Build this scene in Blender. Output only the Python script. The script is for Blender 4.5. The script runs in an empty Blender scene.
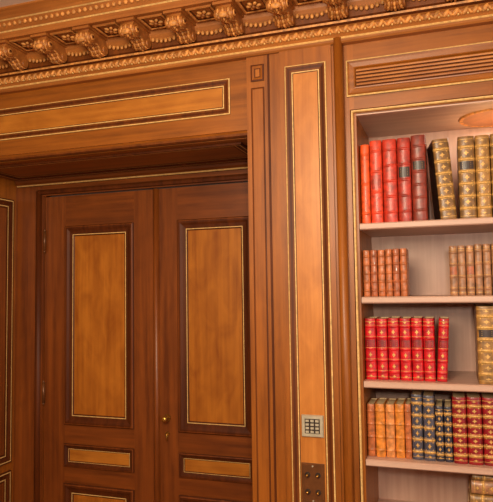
import bpy, bmesh, math, random
from mathutils import Vector, Matrix
random.seed(7)
scene=bpy.context.scene
# ------------------------------------------------------------------ materials
def s2l(c):
    return tuple(((v/255)/12.92 if v/255<=.04045 else ((v/255+.055)/1.055)**2.4) for v in c)+(1,)
def newmat(name):
    m=bpy.data.materials.new(name);m.use_nodes=True
    nt=m.node_tree;return m,nt,nt.nodes['Principled BSDF']
def wood(name,c1,c2,axis='z',rough=.42,coat=.12,fig=.5,bump=.03,spec=.4):
    m,nt,p=newmat(name);N=nt.nodes;L=nt.links
    tc=N.new('ShaderNodeTexCoord')
    mp=N.new('ShaderNodeMapping');s={'z':(38,38,1.6),'x':(1.6,38,38)}[axis];mp.inputs['Scale'].default_value=s
    L.new(tc.outputs['Object'],mp.inputs[0])
    n=N.new('ShaderNodeTexNoise');n.inputs['Scale'].default_value=1;n.inputs['Detail'].default_value=6;n.inputs['Roughness'].default_value=.6
    n.inputs['Distortion'].default_value=.4
    L.new(mp.outputs[0],n.inputs['Vector'])
    mp2=N.new('ShaderNodeMapping');s={'z':(12,12,6),'x':(6,12,12)}[axis];mp2.inputs['Scale'].default_value=s
    L.new(tc.outputs['Object'],mp2.inputs[0])
    n2=N.new('ShaderNodeTexNoise');n2.inputs['Scale'].default_value=1;n2.inputs['Detail'].default_value=4;n2.inputs['Distortion'].default_value=.8
    L.new(mp2.outputs[0],n2.inputs['Vector'])
    mx=N.new('ShaderNodeMix');mx.data_type='FLOAT';mx.inputs[0].default_value=fig*.5
    L.new(n.outputs['Fac'],mx.inputs[2]);L.new(n2.outputs['Fac'],mx.inputs[3])
    r=N.new('ShaderNodeValToRGB');r.color_ramp.elements[0].position=.36;r.color_ramp.elements[1].position=.64
    r.color_ramp.elements[0].color=s2l(c1);r.color_ramp.elements[1].color=s2l(c2)
    L.new(mx.outputs[0],r.inputs[0]);L.new(r.outputs[0],p.inputs['Base Color'])
    p.inputs['Roughness'].default_value=rough;p.inputs['Specular IOR Level'].default_value=spec
    p.inputs['Coat Weight'].default_value=coat;p.inputs['Coat Roughness'].default_value=.25
    b=N.new('ShaderNodeBump');b.inputs['Strength'].default_value=bump;b.inputs['Distance'].default_value=.01
    L.new(n.outputs['Fac'],b.inputs['Height']);L.new(b.outputs[0],p.inputs['Normal'])
    return m
def plain(name,c,rough=.5,metal=0,nscale=40,var=.12,coat=0,bump=0):
    m,nt,p=newmat(name);N=nt.nodes;L=nt.links
    tc=N.new('ShaderNodeTexCoord');n=N.new('ShaderNodeTexNoise');n.inputs['Scale'].default_value=nscale;n.inputs['Detail'].default_value=4
    L.new(tc.outputs['Object'],n.inputs['Vector'])
    r=N.new('ShaderNodeValToRGB');r.color_ramp.elements[0].position=.3;r.color_ramp.elements[1].position=.7
    r.color_ramp.elements[0].color=s2l([v*(1-var) for v in c]);r.color_ramp.elements[1].color=s2l([min(255,v*(1+var)) for v in c])
    L.new(n.outputs['Fac'],r.inputs[0]);L.new(r.outputs[0],p.inputs['Base Color'])
    p.inputs['Roughness'].default_value=rough;p.inputs['Metallic'].default_value=metal;p.inputs['Coat Weight'].default_value=coat
    if bump:
        b=N.new('ShaderNodeBump');b.inputs['Strength'].default_value=bump;b.inputs['Distance'].default_value=.005
        L.new(n.outputs['Fac'],b.inputs['Height']);L.new(b.outputs[0],p.inputs['Normal'])
    return m
W_WALL=wood('mahogany_wall',(128,68,16),(166,94,27),'z')
W_WALLH=wood('mahogany_rail',(124,67,16),(162,92,26),'x')
W_DOOR=wood('mahogany_door',(100,47,14),(138,71,23),'z')
W_DOORH=wood('mahogany_door_rail',(96,45,13),(134,68,21),'x')
W_DARK=wood('mahogany_dark_moulding',(70,30,9),(98,46,14),'z',rough=.5,coat=0,spec=.2)
W_MID=wood('mahogany_mid_moulding',(96,48,14),(126,66,20),'z',rough=.5,coat=0,spec=.2)
W_SAT=wood('satinwood_panel',(146,77,17),(190,114,34),'z',fig=1)
W_SATH=wood('satinwood_panel_rail',(156,88,22),(192,120,40),'x',fig=.9)
W_PIL=wood('satinwood_pilaster',(170,98,34),(206,130,56),'z',fig=1)
W_CORN=wood('cornice_wood',(138,78,30),(178,108,46),'x',rough=.5,coat=.05)
W_CARV=plain('carved_giltwood',(196,132,66),rough=.55,nscale=60,var=.22,bump=.2)
GOLD=plain('gilt_fillet',(218,176,108),rough=.55,metal=0,nscale=80,var=.1)
GOLDT=plain('gold_tooling',(204,156,84),rough=.45,metal=.2,nscale=200,var=.2)
BRASS=plain('brass',(200,150,70),rough=.25,metal=.9,var=.05)
STEEL=plain('satin_nickel',(186,174,150),rough=.4,metal=.2,var=.05)
BLACK=plain('black_button',(48,36,30),rough=.4,var=.1)
BRONZE=plain('bronze_plate',(112,68,36),rough=.35,metal=.3,var=.08)
SHELF=wood('bleached_shelf_wood',(190,150,130),(208,170,148),'x',rough=.45,coat=.1,fig=.3)
SHELFV=wood('bleached_back_wood',(186,144,124),(202,162,140),'z',rough=.5,coat=.1,fig=.3)
CEIL=plain('ceiling_plaster',(226,205,186),rough=.8,nscale=12,var=.02)
PLAST=plain('wall_plaster',(196,160,120),rough=.8,nscale=12,var=.03)
CARPET=plain('carpet',(120,60,40),rough=.9,nscale=150,var=.2)
PAGE=plain('paper_edges',(214,186,140),rough=.8,nscale=300,var=.12)
def leather(name,c):return plain(name,c,rough=.42,nscale=55,var=.2,coat=.12,bump=.15)
LEA={k:leather('leather_'+k,v) for k,v in dict(orange=(220,80,30),scarlet=(180,46,24),red=(204,62,34),crimson=(160,44,28),maroon=(128,46,30),
 olive=(124,88,46),tan=(176,98,54),tan_light=(206,132,72),brown=(156,108,74),bright=(188,20,28),navy=(48,46,60),slate=(74,70,82),wine=(136,18,24),gilt=(146,104,52),darkbrown=(50,30,22),amber=(210,128,48),rust=(164,88,52)).items()}
# ------------------------------------------------------------------ builder
_T={}
def sphere_t(seg,rings):
    k=('s',seg,rings)
    if k not in _T:
        v=[(0,0,1)];f=[]
        for j in range(1,rings):
            p=math.pi*j/rings
            for i in range(seg):
                t=math.tau*i/seg;v.append((math.sin(p)*math.cos(t),math.sin(p)*math.sin(t),math.cos(p)))
        v.append((0,0,-1));n=len(v)-1
        for i in range(seg):
            f.append((0,1+i,1+(i+1)%seg));f.append((n,n-seg+(i+1)%seg,n-seg+i))
            for j in range(rings-2):
                a=1+j*seg;f.append((a+i,a+seg+i,a+seg+(i+1)%seg,a+(i+1)%seg))
        _T[k]=([Vector(q) for q in v],f)
    return _T[k]
class B:
    def __init__(s,name,parent=None):
        s.V=[];s.Fc=[];s.Mi=[];s.Sm=[];s.mats=[];s.name=name;s.parent=parent
    def vert(s,p):
        s.V.append(tuple(p));return len(s.V)-1
    def mi(s,m):
        if m not in s.mats:s.mats.append(m)
        return s.mats.index(m)
    def face(s,vs,m,sm=False):
        s.Fc.append(tuple(vs));s.Mi.append(s.mi(m));s.Sm.append(sm)
    def box(s,x0,x1,y0,y1,z0,z1,m):
        v=[s.vert((x,y,z)) for z in(z0,z1) for y in(y0,y1) for x in(x0,x1)]
        for q in((0,2,3,1),(4,5,7,6),(0,1,5,4),(2,6,7,3),(1,3,7,5),(0,4,6,2)):s.face([v[i] for i in q],m)
    def frame(s,O,u,v,n,u0,u1,v0,v1,prof,fill=None):
        O,u,v,n=map(Vector,(O,u,v,n));rings=[]
        for d,h,m in prof:
            rings.append([s.vert(O+u*a+v*b+n*h) for a,b in((u0+d,v0+d),(u1-d,v0+d),(u1-d,v1-d),(u0+d,v1-d))])
        for i in range(len(rings)-1):
            for k in range(4):
                s.face([rings[i][k],rings[i][(k+1)%4],rings[i+1][(k+1)%4],rings[i+1][k]],prof[i][2])
        if fill:s.face(rings[-1],fill)
    def sweepx(s,prof,x0,x1):
        a=[s.vert((x0,y,z)) for y,z,_ in prof];b=[s.vert((x1,y,z)) for y,z,_ in prof]
        for i in range(len(prof)-1):s.face([a[i],b[i],b[i+1],a[i+1]],prof[i][2])
        s.face(a[::-1],prof[0][2]);s.face(b,prof[0][2])
    def sweepz(s,prof,z0,z1):
        a=[s.vert((x,y,z0)) for x,y,_ in prof];b=[s.vert((x,y,z1)) for x,y,_ in prof]
        for i in range(len(prof)-1):s.face([a[i],a[i+1],b[i+1],b[i]],prof[i][2],True)
        s.face(a,prof[0][2]);s.face(b[::-1],prof[0][2])
    def ball(s,c,r,m,seg=8,rings=5,rot=None):
        M=Matrix.Translation(Vector(c))@((rot or Matrix.Identity(4)))@Matrix.Diagonal((*r,1))
        v,f=sphere_t(seg,rings);o=len(s.V)
        s.V+=[tuple(M@q) for q in v]
        for q in f:s.face([o+i for i in q],m,True)
    def cyl(s,c,r,h,axis,m,seg=16,r2=None):
        R={'z':Matrix.Identity(3),'x':Matrix.Rotation(math.pi/2,3,'Y'),'y':Matrix.Rotation(math.pi/2,3,'X')}[axis]
        c=Vector(c);r2=r if r2 is None else r2
        a=[s.vert(c+R@Vector((r*math.cos(t),r*math.sin(t),-h/2))) for t in[i*math.tau/seg for i in range(seg)]]
        b=[s.vert(c+R@Vector((r2*math.cos(t),r2*math.sin(t),h/2))) for t in[i*math.tau/seg for i in range(seg)]]
        for i in range(seg):s.face([a[i],a[(i+1)%seg],b[(i+1)%seg],b[i]],m,True)
        s.face(a[::-1],m);s.face(b,m)
    def done(s):
        me=bpy.data.meshes.new(s.name);me.from_pydata(s.V,[],s.Fc)
        for m in s.mats:me.materials.append(m)
        me.polygons.foreach_set('material_index',s.Mi);me.polygons.foreach_set('use_smooth',s.Sm)
        bm=bmesh.new();bm.from_mesh(me);bmesh.ops.recalc_face_normals(bm,faces=bm.faces);bm.to_mesh(me);bm.free();me.update()
        o=bpy.data.objects.new(s.name,me);scene.collection.objects.link(o)
        if s.parent:o.parent=s.parent
        return o
def empty(name):
    o=bpy.data.objects.new(name,None);scene.collection.objects.link(o);return o
# ------------------------------------------------------------------ dimensions
XL,XR,YF,ZC=-3.3,2.4,-4.8,2.765
DX0,DX1,DZ=-2.17,-.731,2.195          # door opening
BX0,BX1,BZ0,BZ1=-.317,.80,.72,2.245   # bookcase opening
WT=.46
# ------------------------------------------------------------------ room shell
b=B('floor');b.box(XL-.2,XR+.2,YF-.2,1.6,-.1,0,CARPET);b.done()
b=B('ceiling');b.box(XL-.2,XR+.2,YF-.2,.46,ZC,ZC+.1,CEIL);b.done()
b=B('wall_left');b.box(XL-.2,XL,YF,0,0,ZC,PLAST);b.done()
b=B('wall_right');b.box(XR,XR+.2,YF,0,0,ZC,PLAST);b.done()
b=B('wall_front');b.box(XL-.2,XR+.2,YF-.2,YF,0,ZC,PLAST);b.done()
X=(1,0,0);Z=(0,0,1);Yn=(0,-1,0)
PIL=-.016
b=B('wall_back')
b.box(XL-.2,DX0,0,WT,0,ZC,W_WALL)
b.box(DX0,DX1,0,WT,DZ,ZC,W_WALLH)
b.box(DX1,BX0,0,WT,0,ZC,W_WALL)
b.box(BX0,BX1,0,WT,BZ1,ZC,W_WALLH)
b.box(BX0,BX1,0,WT,0,BZ0,W_WALLH)
b.box(BX0,BX1,WT-.04,WT,BZ0,BZ1,W_WALL)
b.box(BX1,XR+.2,0,WT,0,ZC,W_WALL)
def pm(panel):
    return [(0,0,W_MID),(0,.005,GOLD),(.0042,.007,W_MID),(.010,.006,W_DARK),(.019,.004,W_MID),(.026,.003,GOLD),(.030,.003,W_DARK),(.033,.002,panel)]
def panel(b,x0,x1,z0,z1,mat,y=0,prof=None):
    b.frame((0,y,0),X,Z,Yn,x0,x1,z0,z1,prof or pm(mat),fill=mat)
panel(b,XL+.15,-.806,2.297,2.442,W_SATH)
prof=[(0,2.197,W_DARK),(-.010,2.197,W_DARK),(-.016,2.203,W_MID),(-.016,2.212,W_WALLH),(-.008,2.222,W_MID),(-.006,2.226,W_WALLH),(0,2.228,W_WALLH)]
b.sweepx(prof,DX0-.03,DX1)
b.box(DX0-.035,DX0,-.014,0,0,2.228,W_DARK)
rp=[(0,0,W_DARK),(0,.008,W_DARK),(.006,.010,GOLD),(.011,.010,W_DARK),(.03,.004,W_DARK),(.036,.004,GOLD),(.041,.004,W_DARK),(.05,.003,W_DOOR)]
b.frame((DX0,0,0),(0,1,0),Z,X,.06,.375,.74,2.09,rp,fill=W_DOOR)
b.frame((DX0,0,0),(0,1,0),Z,X,.06,.375,.14,.70,rp,fill=W_DOOR)
b.frame((DX1,0,0),(0,1,0),Z,(-1,0,0),.06,.375,.74,2.09,rp,fill=W_DOOR)
b.frame((DX1,0,0),(0,1,0),Z,(-1,0,0),.06,.375,.14,.70,rp,fill=W_DOOR)
b.frame((0,0,DZ),X,(0,1,0),(0,0,-1),DX0+.06,DX1-.05,.05,.345,rp,fill=W_WALLH)
def pilaster(b,x,s):
    def q(a,c):
        return (min(x+s*a,x+s*c),max(x+s*a,x+s*c))
    a,c=q(0,.36);b.box(a,c,PIL,0,0,2.53,W_WALL)
    a,c=q(.136,.336);b.box(a,c,PIL-.010,PIL,0,2.53,W_WALL)
    a,c=q(.019,.072)
    sp=[(0,0,W_DARK),(0,.003,W_DARK),(.003,.004,W_MID),(.006,.002,W_WALL)]
    b.frame((0,PIL,0),X,Z,Yn,a,c,.2,2.385,sp,fill=W_WALL)
    b.frame((0,PIL,0),X,Z,Yn,a,c,2.41,2.475,[(0,0,W_DARK),(0,.006,W_DARK),(.006,.007,W_WALL),(.014,.003,W_DARK),(.018,.003,W_SAT)],fill=W_SAT)
    a,c=q(.158,.316)
    panel(b,a,c,.22,2.448,W_PIL,y=PIL-.010)
    a,c=q(.086,.094);b.box(a,c,PIL-.004,PIL,0,2.53,W_DARK)
    cx=x+s*.362;r=.017
    pr=[(cx-r,0,W_WALL),(cx-r,PIL,W_WALL)]+[(cx-r*math.cos(t),PIL-.006-.017*math.sin(t),W_WALL) for t in [i*math.pi/10 for i in range(11)]]+[(cx+r,PIL,W_WALL),(cx+r,0,W_WALL)]
    b.sweepz(pr,0,2.53)
pilaster(b,DX1,1)
pilaster(b,1.214,-1)
gp=[(0,0,W_MID),(0,.006,GOLD),(.005,.009,W_WALLH),(.012,.006,W_WALLH),(.03,.004,W_WALLH),(.034,.001,W_WALLH)]
b.frame((0,0,0),X,Z,Yn,-.343,BX1+.026,2.31,2.448,gp,fill=W_WALLH)
bp=[(0,0,W_DARK),(0,.008,W_DARK),(.004,.010,GOLD),(.008,.010,GOLD),(.011,.006,W_WALL),(.013,0,W_WALL)]
b.frame((0,0,0),X,Z,Yn,BX0-.015,BX1+.015,BZ0-.015,BZ1+.015,bp)
panel(b,BX0+.06,.22,.18,.62,W_SAT);panel(b,.26,BX1-.06,.18,.62,W_SAT)
b.done()
b=B('baseboard_back')
for a,c in((XL,DX0-.04),(DX1,XR)):
    b.sweepx([(0,0,W_DARK),(-.035,0,W_DARK),(-.035,.10,W_DARK),(-.03,.115,GOLD),(-.028,.12,W_DARK),(-.018,.13,W_DARK),(0,.13,W_DARK)],a,c)
b.done()
# ------------------------------------------------------------------ ventilation grille
b=B('ventilation_grille')
gx0,gx1,gz0,gz1=-.315,BX1-.01,2.338,2.420
b.frame((0,-.001,0),X,Z,Yn,gx0,gx1,gz0,gz1,[(0,0,W_WALLH),(0,.008,W_WALLH),(.004,.009,W_WALLH),(.008,.002,W_DARK)],fill=W_DARK)
for i in range(5):
    z=gz0+.0145+i*.0132
    b.sweepx([(-.003,z-.004,W_SATH),(-.013,z-.005,W_SATH),(-.015,z,W_SATH),(-.012,z+.003,W_SATH),(-.003,z+.004,W_SATH)],gx0+.010,gx1-.010)
b.done()
# ------------------------------------------------------------------ cornice
b=B('trim_1')
cp=[(0,2.510,W_CORN),(-.026,2.510,W_CORN),(-.032,2.516,W_CORN),(-.032,2.524,GOLD),(-.028,2.530,GOLD),(-.026,2.534,W_CORN),(-.030,2.538,W_CORN),(-.040,2.548,W_CORN),(-.040,2.563,W_CORN),(-.032,2.575,W_DARK),
 (-.044,2.580,W_CARV),(-.046,2.587,W_CORN),(-.040,2.590,W_DARK),(-.036,2.600,W_MID),(-.040,2.628,W_CORN),(-.052,2.647,W_CORN),(-.056,2.664,W_CORN),
 (-.205,2.664,W_CORN),(-.205,2.690,GOLD),(-.210,2.694,W_CORN),(-.214,2.700,W_CORN),(-.222,2.712,W_CORN),(-.228,2.728,GOLD),(-.234,2.731,W_CORN),(-.240,2.740,W_CORN),(-.256,2.752,W_CORN),(-.268,2.758,W_CORN),(-.268,ZC,W_CORN),(0,ZC,W_CORN)]
b.sweepx(cp,XL,XR)
R1=Matrix.Rotation(math.radians(35),4,'Y');R2=Matrix.Rotation(math.radians(-35),4,'Y')
x=XL+.02
while x<XR:
    b.ball((x,-.038,2.556),(.0085,.009,.017),W_CARV,8,5,R1)
    b.ball((x+.015,-.039,2.553),(.006,.008,.012),W_CARV,6,4,R2)
    b.ball((x+.008,-.040,2.545),(.004,.006,.004),GOLD,6,4)
    x+=.032
x=XL+.02
while x<XR:
    b.ball((x,-.222,2.714),(.010,.006,.010),W_CARV,6,4)
    x+=.026
sp=.2025
mxs=[-1.572+sp*i for i in range(-8,20) if XL+.1<-1.572+sp*i<XR-.05]
for cx in mxs:
    pts=[(-.045,2.664),(-.045,2.598),(-.060,2.591),(-.078,2.594),(-.092,2.606),(-.108,2.616),(-.128,2.616),(-.146,2.608),(-.164,2.604),(-.180,2.610),(-.188,2.624),(-.186,2.640),(-.180,2.652),(-.180,2.664)]
    hw=.030
    va=[b.vert((cx-hw,y,z)) for y,z in pts];vb=[b.vert((cx+hw,y,z)) for y,z in pts]
    for i in range(len(pts)-1):b.face([va[i],vb[i],vb[i+1],va[i+1]],W_CORN,True)
    b.face(va,W_CORN);b.face(vb[::-1],W_CORN)
    b.box(cx-.038,cx+.038,-.196,-.04,2.654,2.6645,W_CORN)
    for sx in(-1,1):
        b.cyl((cx+sx*.031,-.166,2.626),.021,.010,'x',W_CORN,14);b.cyl((cx+sx*.034,-.166,2.626),.012,.012,'x',W_CARV,12);b.cyl((cx+sx*.036,-.166,2.626),.006,.012,'x',W_DARK,10)
        b.cyl((cx+sx*.031,-.064,2.610),.017,.010,'x',W_CORN,14)
    for k,o in enumerate((-.022,-.011,0,.011,.022)):
        e=.006 if k in(1,3) else (.009 if k==2 else .003)
        for j in range(1,len(pts)-3):
            y0,z0=pts[j];y1,z1=pts[j+1]
            cy,cz=(y0+y1)/2,(z0+z1)/2
            ang=math.atan2(z1-z0,y1-y0)
            b.ball((cx+o*(1+.15*math.sin(j*1.6)),cy,cz),(.0058,.5*math.hypot(y1-y0,z1-z0)+.004,e),W_CARV if k!=1 and k!=3 else W_CORN,6,4,Matrix.Rotation(ang,4,'X'))
    b.ball((cx,-.190,2.614),(.020,.010,.012),W_CARV,10,6)
    b.ball((cx-.017,-.184,2.608),(.008,.009,.010),W_CORN);b.ball((cx+.017,-.184,2.608),(.008,.009,.010),W_CORN)
    mx=cx+sp/2
    b.frame((0,0,2.6635),X,(0,1,0),(0,0,-1),mx-.052,mx+.052,-.185,-.075,[(0,0,W_CORN),(0,.006,W_CARV),(.006,.007,W_CARV),(.010,.004,W_DARK),(.016,.001,W_DARK)],fill=W_CORN)
    for k in range(6):
        t=k*math.pi/3
        b.ball((mx+.019*math.cos(t),-.13+.019*math.sin(t),2.657),(.013,.008,.006),W_CARV,6,4,Matrix.Rotation(t,4,'Z'))
    b.ball((mx,-.13,2.654),(.008,.008,.008),W_CORN,8,5)
    for t in range(-3,4):
        b.ball((mx+t*.019,-.047,2.630-.010*(1-(t/3)**2)),(.008,.006,.010),W_CARV,6,4)
b.done()
# ------------------------------------------------------------------ door frame + doors
YD=.40
b=B('trim_2')
b.box(DX0,-2.0,YD,WT,0,DZ,W_DOOR)
b.box(-2.0,DX1,YD,WT,2.105,DZ,W_DOORH)
b.box(-.752,DX1,YD,WT,0,2.105,W_DOOR)
b.sweepz([(-2.035,YD,W_DARK),(-2.035,YD-.01,W_DARK),(-2.028,YD-.016,W_DARK),(-2.018,YD-.016,W_DARK),(-2.008,YD-.008,W_DARK),(-2.004,YD,W_DARK)],0,2.13)
b.sweepx([(YD,2.11,W_DARK),(YD-.012,2.113,W_DARK),(YD-.016,2.125,W_DARK),(YD-.008,2.135,W_DARK),(YD,2.138,W_DARK)],-2.03,DX1)
b.sweepx([(YD,2.158,W_DARK),(YD-.006,2.160,GOLD),(YD-.012,2.166,W_DOORH),(YD-.022,2.176,W_DOORH),(YD-.028,DZ-.001,W_DOORH),(YD,DZ-.001,W_DOORH)],DX0+.012,DX1)
b.done()
dp=[(0,0,W_DARK),(0,.008,W_DARK),(.004,.011,W_DOOR),(.008,.012,W_DARK),(.016,.012,W_DARK),(.028,.006,W_DARK),(.044,.003,GOLD),(.048,.003,W_DARK),(.054,-.001,W_SAT)]
def door(name,x0,x1,px0,px1,hinge):
    e=empty(name);YL=.42
    b=B('leaf',e)
    b.box(x0,px0,YL,YL+.04,.01,2.10,W_DOOR);b.box(px1,x1,YL,YL+.04,.01,2.10,W_DOOR)
    zs=[.01,.15,.648,.730,.843,.937,1.942,2.10]
    for i in(0,2,4,6):b.box(px0,px1,YL,YL+.04,zs[i],zs[i+1],W_DOORH)
    for i in(1,3,5):
        b.box(px0,px1,YL+.002,YL+.03,zs[i],zs[i+1],W_SAT)
        sh=.55 if i==3 else 1
        pr=[(d*sh,h,m) for d,h,m in dp]
        b.frame((0,YL,0),X,Z,Yn,px0,px1,zs[i],zs[i+1],pr,fill=W_SATH if i==3 else W_SAT)
    b.done()
    h=B('hinge',e)
    for z in(.35,1.09,1.87):
        h.cyl((hinge,YL-.008,z),.008,.10,'z',BRONZE,12);h.ball((hinge,YL-.008,z+.055),(.006,.006,.009),BRONZE);h.ball((hinge,YL-.008,z-.055),(.006,.006,.009),BRONZE)
    h.done()
    return e
d1=door('door_1',-1.997,-1.352,-1.873,-1.476,-1.997)
d2=door('door_2',-1.349,-.755,-1.238,-.862,-.755)
b=B('astragal',d2)
b.sweepz([(-1.366,.42,W_DARK),(-1.364,.408,W_DOOR),(-1.356,.402,W_DOOR),(-1.348,.402,W_DOOR),(-1.340,.408,W_DOOR),(-1.336,.42,W_DOOR)],.01,2.10)
b.done()
b=B('handle',d2)
hx,hz=-1.297,1.0
b.cyl((hx,.417,hz),.017,.008,'y',BRASS,20);b.cyl((hx,.40,hz),.006,.035,'y',BRASS,12)
b.ball((hx,.382,hz),(.016,.012,.016),BRASS,16,10)
b.cyl((hx+.0,.416,hz-.075),.011,.007,'y',BRASS,16);b.ball((hx,.408,hz-.09),(.005,.005,.018),BRASS,8,6)
b.done()
# ------------------------------------------------------------------ bookcase
bc=empty('built_in_bookcase')
b=B('carcass',bc)
yb=.36
b.box(BX0+.0005,BX0+.006,.001,yb,BZ0,BZ1,W_WALL)
b.box(BX1-.006,BX1-.0005,.001,yb,BZ0,BZ1,SHELFV)
b.box(BX0+.001,BX1-.001,yb,yb+.02,BZ0,BZ1,SHELFV)
b.box(BX0+.006,BX1-.006,.004,yb,BZ1-.006,BZ1-.001,SHELF)
b.box(BX0+.006,BX1-.006,.004,yb,BZ0+.001,BZ0+.02,SHELF)
b.done()
SZ=[1.838,1.569,1.266,.990]
b=B('shelves',bc)
for z in SZ:
    y0=.012
    b.sweepx([(yb,z-.024,SHELF),(y0,z-.024,SHELF),(y0-.005,z-.020,SHELF),(y0-.005,z-.004,SHELF),(y0,z,SHELF),(yb,z,SHELF)],BX0+.007,BX1-.007)
b.done()
b=B('recessed_downlight')
lx,ly,lz=.170,.215,BZ1-.0065
LAMPF=plain('downlight_lens',(164,104,62),rough=.5,var=.05)
for r0,r1,z0,z1,m in((.122,.118,0,-.006,W_CARV),(.118,.106,-.006,-.005,W_CARV),(.106,.0001,-.005,-.004,LAMPF)):
    a=[b.vert((lx+r0*math.cos(t),ly+r0*math.sin(t),lz+z0)) for t in [i*math.tau/40 for i in range(40)]]
    c=[b.vert((lx+r1*math.cos(t),ly+r1*math.sin(t),lz+z1)) for t in [i*math.tau/40 for i in range(40)]]
    for i in range(40):b.face([a[i],a[(i+1)%40],c[(i+1)%40],c[i]],m,False)
b.done()
# ------------------------------------------------------------------ books
def book(b,x0,w,h,z0,mat,yf=.05,depth=.17,lean=0,bands=5,tool=1,diam=True,rot=None,label=None,side=None,yaw=0):
    bul=min(.010,w*.28);nA=8;side=side or mat
    cw,sw=math.cos(math.radians(yaw)),math.sin(math.radians(yaw))
    def ring(z,e,inset=0):
        pts=[]
        for i in range(nA+1):
            t=math.pi*i/nA
            pts.append((w/2-(w/2-.0008+e*.3-inset)*math.cos(t), bul-(bul+e)*math.sin(t)+inset,z))
        pts.append((w-.0008-inset,depth-inset,z));pts.append((.0008+inset,depth-inset,z))
        return pts
    secs=[(0,-.001,mat),(.003,0,mat)]
    g=.0016
    if tool:secs+=[(.010,0,GOLDT),(.010+g,0,mat)]
    for k in range(bands):
        zc=h*(.13+.74*k/(max(1,bands-1))) if bands>1 else h*.5
        secs+=[(zc-.0060,0,GOLDT if tool>1 else mat),(zc-.0044,0,mat),(zc-.0030,.0026,mat if tool==1 else (GOLDT if tool else mat)),(zc+.0030,.0026,mat),(zc+.0044,0,GOLDT if tool else mat),(zc+.0056,0,mat)]
    if tool:secs+=[(h-.010-g,0,GOLDT),(h-.010,0,mat)]
    secs+=[(h-.003,0,mat),(h,-.001,mat)]
    c,s_=math.cos(math.radians(lean)),math.sin(math.radians(lean))
    def T(p):
        x,y,z=p
        px=w if lean>0 else 0
        xx=px+(x-px)*c+z*s_;zz=-(x-px)*s_+z*c
        if rot=='flat':return Vector((x0+z,yf+y,z0+w-x))
        return Vector((x0+xx*cw-y*sw,yf+xx*sw+y*cw,z0+zz))
    rings=[[b.vert(T(p)) for p in ring(z,e)] for z,e,_ in secs]
    n=len(rings[0])
    for i in range(len(rings)-1):
        for k in range(n):
            m=secs[i][2]
            if k>=nA: m=side if k!=nA+1 else PAGE
            b.face([rings[i][k],rings[i][(k+1)%n],rings[i+1][(k+1)%n],rings[i+1][k]],m,k<nA and 0<i<len(rings)-2)
    for R_,zz,dz in((rings[0],0,.004),(rings[-1],h,-.004)):
        inn=[b.vert(T(p)) for p in ring(zz,-.001,.0028)]
        inn2=[b.vert(T(p)) for p in ring(zz+dz,-.001,.0028)]
        for k in range(n):
            b.face([R_[k],R_[(k+1)%n],inn[(k+1)%n],inn[k]],mat)
            b.face([inn[k],inn[(k+1)%n],inn2[(k+1)%n],inn2[k]],PAGE)
        b.face(inn2,PAGE)
    zs=[h*(.13+.74*k/(max(1,bands-1))) for k in range(bands)]
    cells=[(zs[i]+zs[i+1])/2 for i in range(len(zs)-1)]+[h*.065,h*.935]
    def patch(P4,zc,mm):
        b.face([b.vert(T((w/2+a*w,bul-(bul+.0004)*math.sqrt(max(0,1-(2*a)**2))-.0007,zc+dz))) for a,dz in P4],mm)
    ch=h*.74/max(1,bands-1)
    for ci,zc in enumerate(cells):
        end=ci>=len(cells)-2
        if label and ci==len(cells)-4:
            for q in range(6):
                a0=-.40+q*.8/6;a1=a0+.8/6
                patch([(a0,-ch*.32),(a1,-ch*.32),(a1,ch*.32),(a0,ch*.32)],zc,label)
            for dz in(-.18,0,.18):
                patch([(-.25,ch*dz-.0012),(0,ch*dz-.0012),(.25,ch*dz-.0012),(.25,ch*dz+.0012),(0,ch*dz+.0012),(-.25,ch*dz+.0012)],zc,GOLDT)
            continue
        if diam:
            hh=ch*.22*(.5 if end else 1)
            patch([(0,-hh),(.06,-hh*.35),(.17,0),(.06,hh*.35),(0,hh),(-.06,hh*.35),(-.17,0),(-.06,-hh*.35)],zc,GOLDT)
            if not end and tool>1:
                for sa in(-1,1):
                    for sz in(-1,1):
                        u=ch*.30*sz
                        patch([(sa*.30,u-.0025),(sa*.34,u),(sa*.30,u+.0025),(sa*.24,u)],zc,GOLDT)
Lx=BX0+.008
def run(b,x,items,z,**k):
    for w,h,m,*r in items:
        kk=dict(k)
        if r:kk.update(r[0])
        if 'yf' not in (r[0] if r else {}):kk['yf']=kk.get('yf',.05)+random.uniform(-.003,.004)
        book(b,x,w-.001,h,z,LEA[m],**kk);x+=w
    return x
# shelf 1
b=B('row_of_books');z=SZ[0]+.0005
x=run(b,Lx,[(.036,.300,'orange',dict(bands=3,tool=0)),(.046,.312,'red',dict(bands=4,tool=0,label=LEA['crimson'])),(.054,.313,'scarlet',dict(tool=0)),(.050,.312,'crimson',dict(yf=.045,tool=0,label=LEA['darkbrown'])),(.054,.316,'maroon',dict(yf=.04,bands=6,tool=0,label=LEA['darkbrown']))],z,yf=.05,depth=.24,bands=5,tool=1,diam=False)
book(b,-.026,.058,.292,z,LEA['olive'],yf=.035,depth=.155,lean=-4.2,bands=6,tool=2,side=LEA['darkbrown'],yaw=9)
b.done()
b=B('row_of_books.001')
x=run(b,.038,[(.058,.295,'olive',dict(label=LEA['darkbrown'])),(.050,.295,'gilt'),(.054,.296,'olive'),(.052,.296,'olive',dict(label=LEA['darkbrown'])),(.05,.293,'gilt')],z,yf=.04,depth=.25,bands=6,tool=2)
x=run(b,x+.02,[(.04,.27,'crimson'),(.04,.27,'crimson'),(.04,.27,'maroon'),(.05,.30,'brown'),(.05,.30,'brown'),(.045,.29,'navy'),(.045,.29,'navy')],z,yf=.05,depth=.22,bands=5)
b.done()
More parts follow.
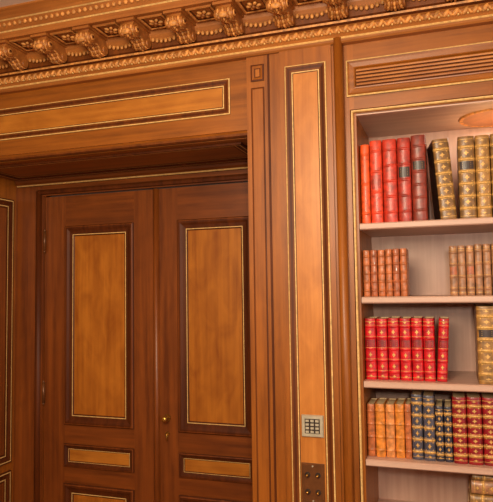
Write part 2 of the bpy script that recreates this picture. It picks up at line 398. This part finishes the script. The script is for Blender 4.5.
# shelf 2
b=B('row_of_books.002');z=SZ[1]+.0005
run(b,Lx,[(.0275,.171,'tan'),(.0265,.172,'rust'),(.028,.171,'tan'),(.026,.173,'tan'),(.026,.174,'rust'),(.0265,.174,'tan')],z,yf=.05,depth=.12,bands=5,diam=False,tool=0)
b.done()
b=B('row_of_books.003')
x=run(b,-.004,[(.0285,.176,'brown',dict(label=LEA['rust'])),(.028,.177,'brown'),(.0285,.176,'brown',dict(label=LEA['rust']))]+[(.027,.180,'brown'),(.028,.179,'brown')]*3,z,yf=.05,depth=.12,bands=4,diam=False)
run(b,x+.08,[(.03,.20,'maroon')]*8,z,yf=.05,depth=.13,bands=4)
b.done()
# shelf 3
b=B('row_of_books.004');z=SZ[2]+.0005
x=run(b,Lx,[(.042,.222,'bright'),(.041,.221,'bright'),(.042,.223,'bright'),(.041,.222,'bright'),(.041,.223,'bright'),(.041,.222,'bright')],z,yf=.05,depth=.15,bands=5,tool=1,label=LEA['wine'])
book(b,x+.001,.036,.221,z,LEA['bright'],yf=.05,depth=.15,lean=3.5,bands=5,tool=1,label=LEA['wine'])
b.done()
b=B('row_of_books.005')
x=run(b,.078,[(.066,.266,'gilt',dict(label=LEA['darkbrown'])),(.060,.264,'olive'),(.058,.264,'gilt')],z,yf=.03,depth=.22,bands=6,tool=2)
run(b,x+.06,[(.04,.22,'wine')]*8,z,yf=.05,depth=.15,bands=5)
b.done()
# shelf 4
b=B('row_of_books.006');z=SZ[3]+.0005
x=run(b,Lx,[(.030,.186,'tan'),(.036,.189,'amber'),(.034,.188,'tan_light'),(.034,.190,'amber'),(.024,.192,'tan')],z,yf=.05,depth=.13,bands=4,diam=False,tool=0)
x=run(b,x,[(.040,.228,'slate'),(.041,.226,'slate'),(.029,.190,'navy'),(.029,.190,'navy')],z,yf=.045,depth=.15,bands=5,tool=2)
x=run(b,x,[(.048,.226,'wine',dict(bands=6)),(.050,.228,'wine',dict(bands=6)),(.050,.228,'wine',dict(bands=6)),(.05,.228,'wine',dict(bands=6))],z,yf=.035,depth=.16,tool=2)
run(b,x+.01,[(.04,.21,'navy'),(.04,.21,'navy')]+[(.035,.2,'tan')]*7,z,yf=.05,depth=.15,bands=5)
b.done()
b=B('stack_of_books');z=BZ0+.0205
for i,(w,m) in enumerate([(.05,'gilt'),(.048,'brown'),(.048,'gilt'),(.048,'brown'),(.02,'olive')]):
    book(b,.03+.004*i,w-.001,.30,z,LEA[m],yf=.05,depth=.22,bands=5,tool=2,rot='flat');z+=w
b.done()
# ------------------------------------------------------------------ wall plates
yp=PIL-.010-.002
b=B('security_keypad')
def plate(b,x0,x1,z0,z1,y,t,m,m2,e=.010):
    b.frame((0,y,0),X,Z,Yn,x0,x1,z0,z1,[(0,0,m),(0,t*.6,m),(.003,t,m),(e-.001,t,m),(e,t-.001,m2)],fill=m2)
plate(b,-.533,-.452,1.066,1.144,yp,.012,STEEL,BLACK,.013)
for i in range(3):
    for j in range(4):
        cx=-.5105+i*.0180;cz=1.0855+j*.0130
        b.box(cx-.0060,cx+.0060,yp-.015,yp-.010,cz-.0038,cz+.0038,STEEL)
b.done()
b=B('light_switch')
plate(b,-.537,-.453,.832,.972,yp,.008,BRONZE,BRONZE)
for i in range(2):
    for j in range(2):
        cx=-.514+i*.038;cz=.872+j*.060
        b.cyl((cx,yp-.008,cz),.010,.004,'y',BLACK,16);b.cyl((cx,yp-.014,cz),.005,.014,'y',BRASS,12,.0035);b.ball((cx,yp-.021,cz),(.005,.005,.005),BRASS)
for cz in(.841,.963):b.cyl((-.495,yp-.008,cz),.003,.003,'y',STEEL,10)
b.done()
# ------------------------------------------------------------------ lights
def area(name,loc,target,size,power,col,sy=None,spec=1):
    l=bpy.data.lights.new(name,'AREA');l.energy=power;l.color=col;l.size=size;l.specular_factor=spec
    if sy:l.shape='RECTANGLE';l.size_y=sy
    o=bpy.data.objects.new(name,l);scene.collection.objects.link(o);o.location=loc
    o.rotation_euler=(Vector(target)-Vector(loc)).to_track_quat('-Z','Y').to_euler();return o
warm=(1,.83,.60)
area('added_room_light',(-.5,-2.5,2.3),(-.8,0,1.6),.8,56,warm)  # unseen overhead area light added to light the room, no fixture behind it
area('window_light',(2.1,-2.2,1.5),(-.8,0,1.5),1.3,27,(1,.88,.72),1.8,.6)
area('camera_flash_light',(.12,-2.25,1.75),(-.8,0,1.8),.12,15,(1,.9,.76),None,.5)
area('bookcase_downlight_lamp',(lx,ly,lz-.012),(lx,ly-.01,0),.06,1.0,(1,.87,.72))
w=bpy.data.worlds.new('world');scene.world=w;w.use_nodes=True
w.node_tree.nodes['Background'].inputs[0].default_value=(1,.8,.6,1);w.node_tree.nodes['Background'].inputs[1].default_value=.3
# ------------------------------------------------------------------ camera
yaw,pit,roll=.3273,.0650,-.0146
sy,cy,sp_,cp_=math.sin(yaw),math.cos(yaw),math.sin(pit),math.cos(pit)
F=Vector((-sy*cp_,cy*cp_,sp_));R=Vector((cy,sy,0));U=Vector((sy*sp_,-cy*sp_,cp_))
R2=R*math.cos(roll)+U*math.sin(roll);U2=-R*math.sin(roll)+U*math.cos(roll)
cam=bpy.data.cameras.new('camera');co=bpy.data.objects.new('camera',cam);scene.collection.objects.link(co)
M=Matrix((R2,U2,-F)).transposed().to_4x4();M.translation=Vector((0,-2.2,1.6));co.matrix_world=M
cam.sensor_fit='HORIZONTAL';cam.sensor_width=36;cam.lens=600/493*36;cam.clip_start=.02
scene.camera=co
scene.view_settings.view_transform='Standard'
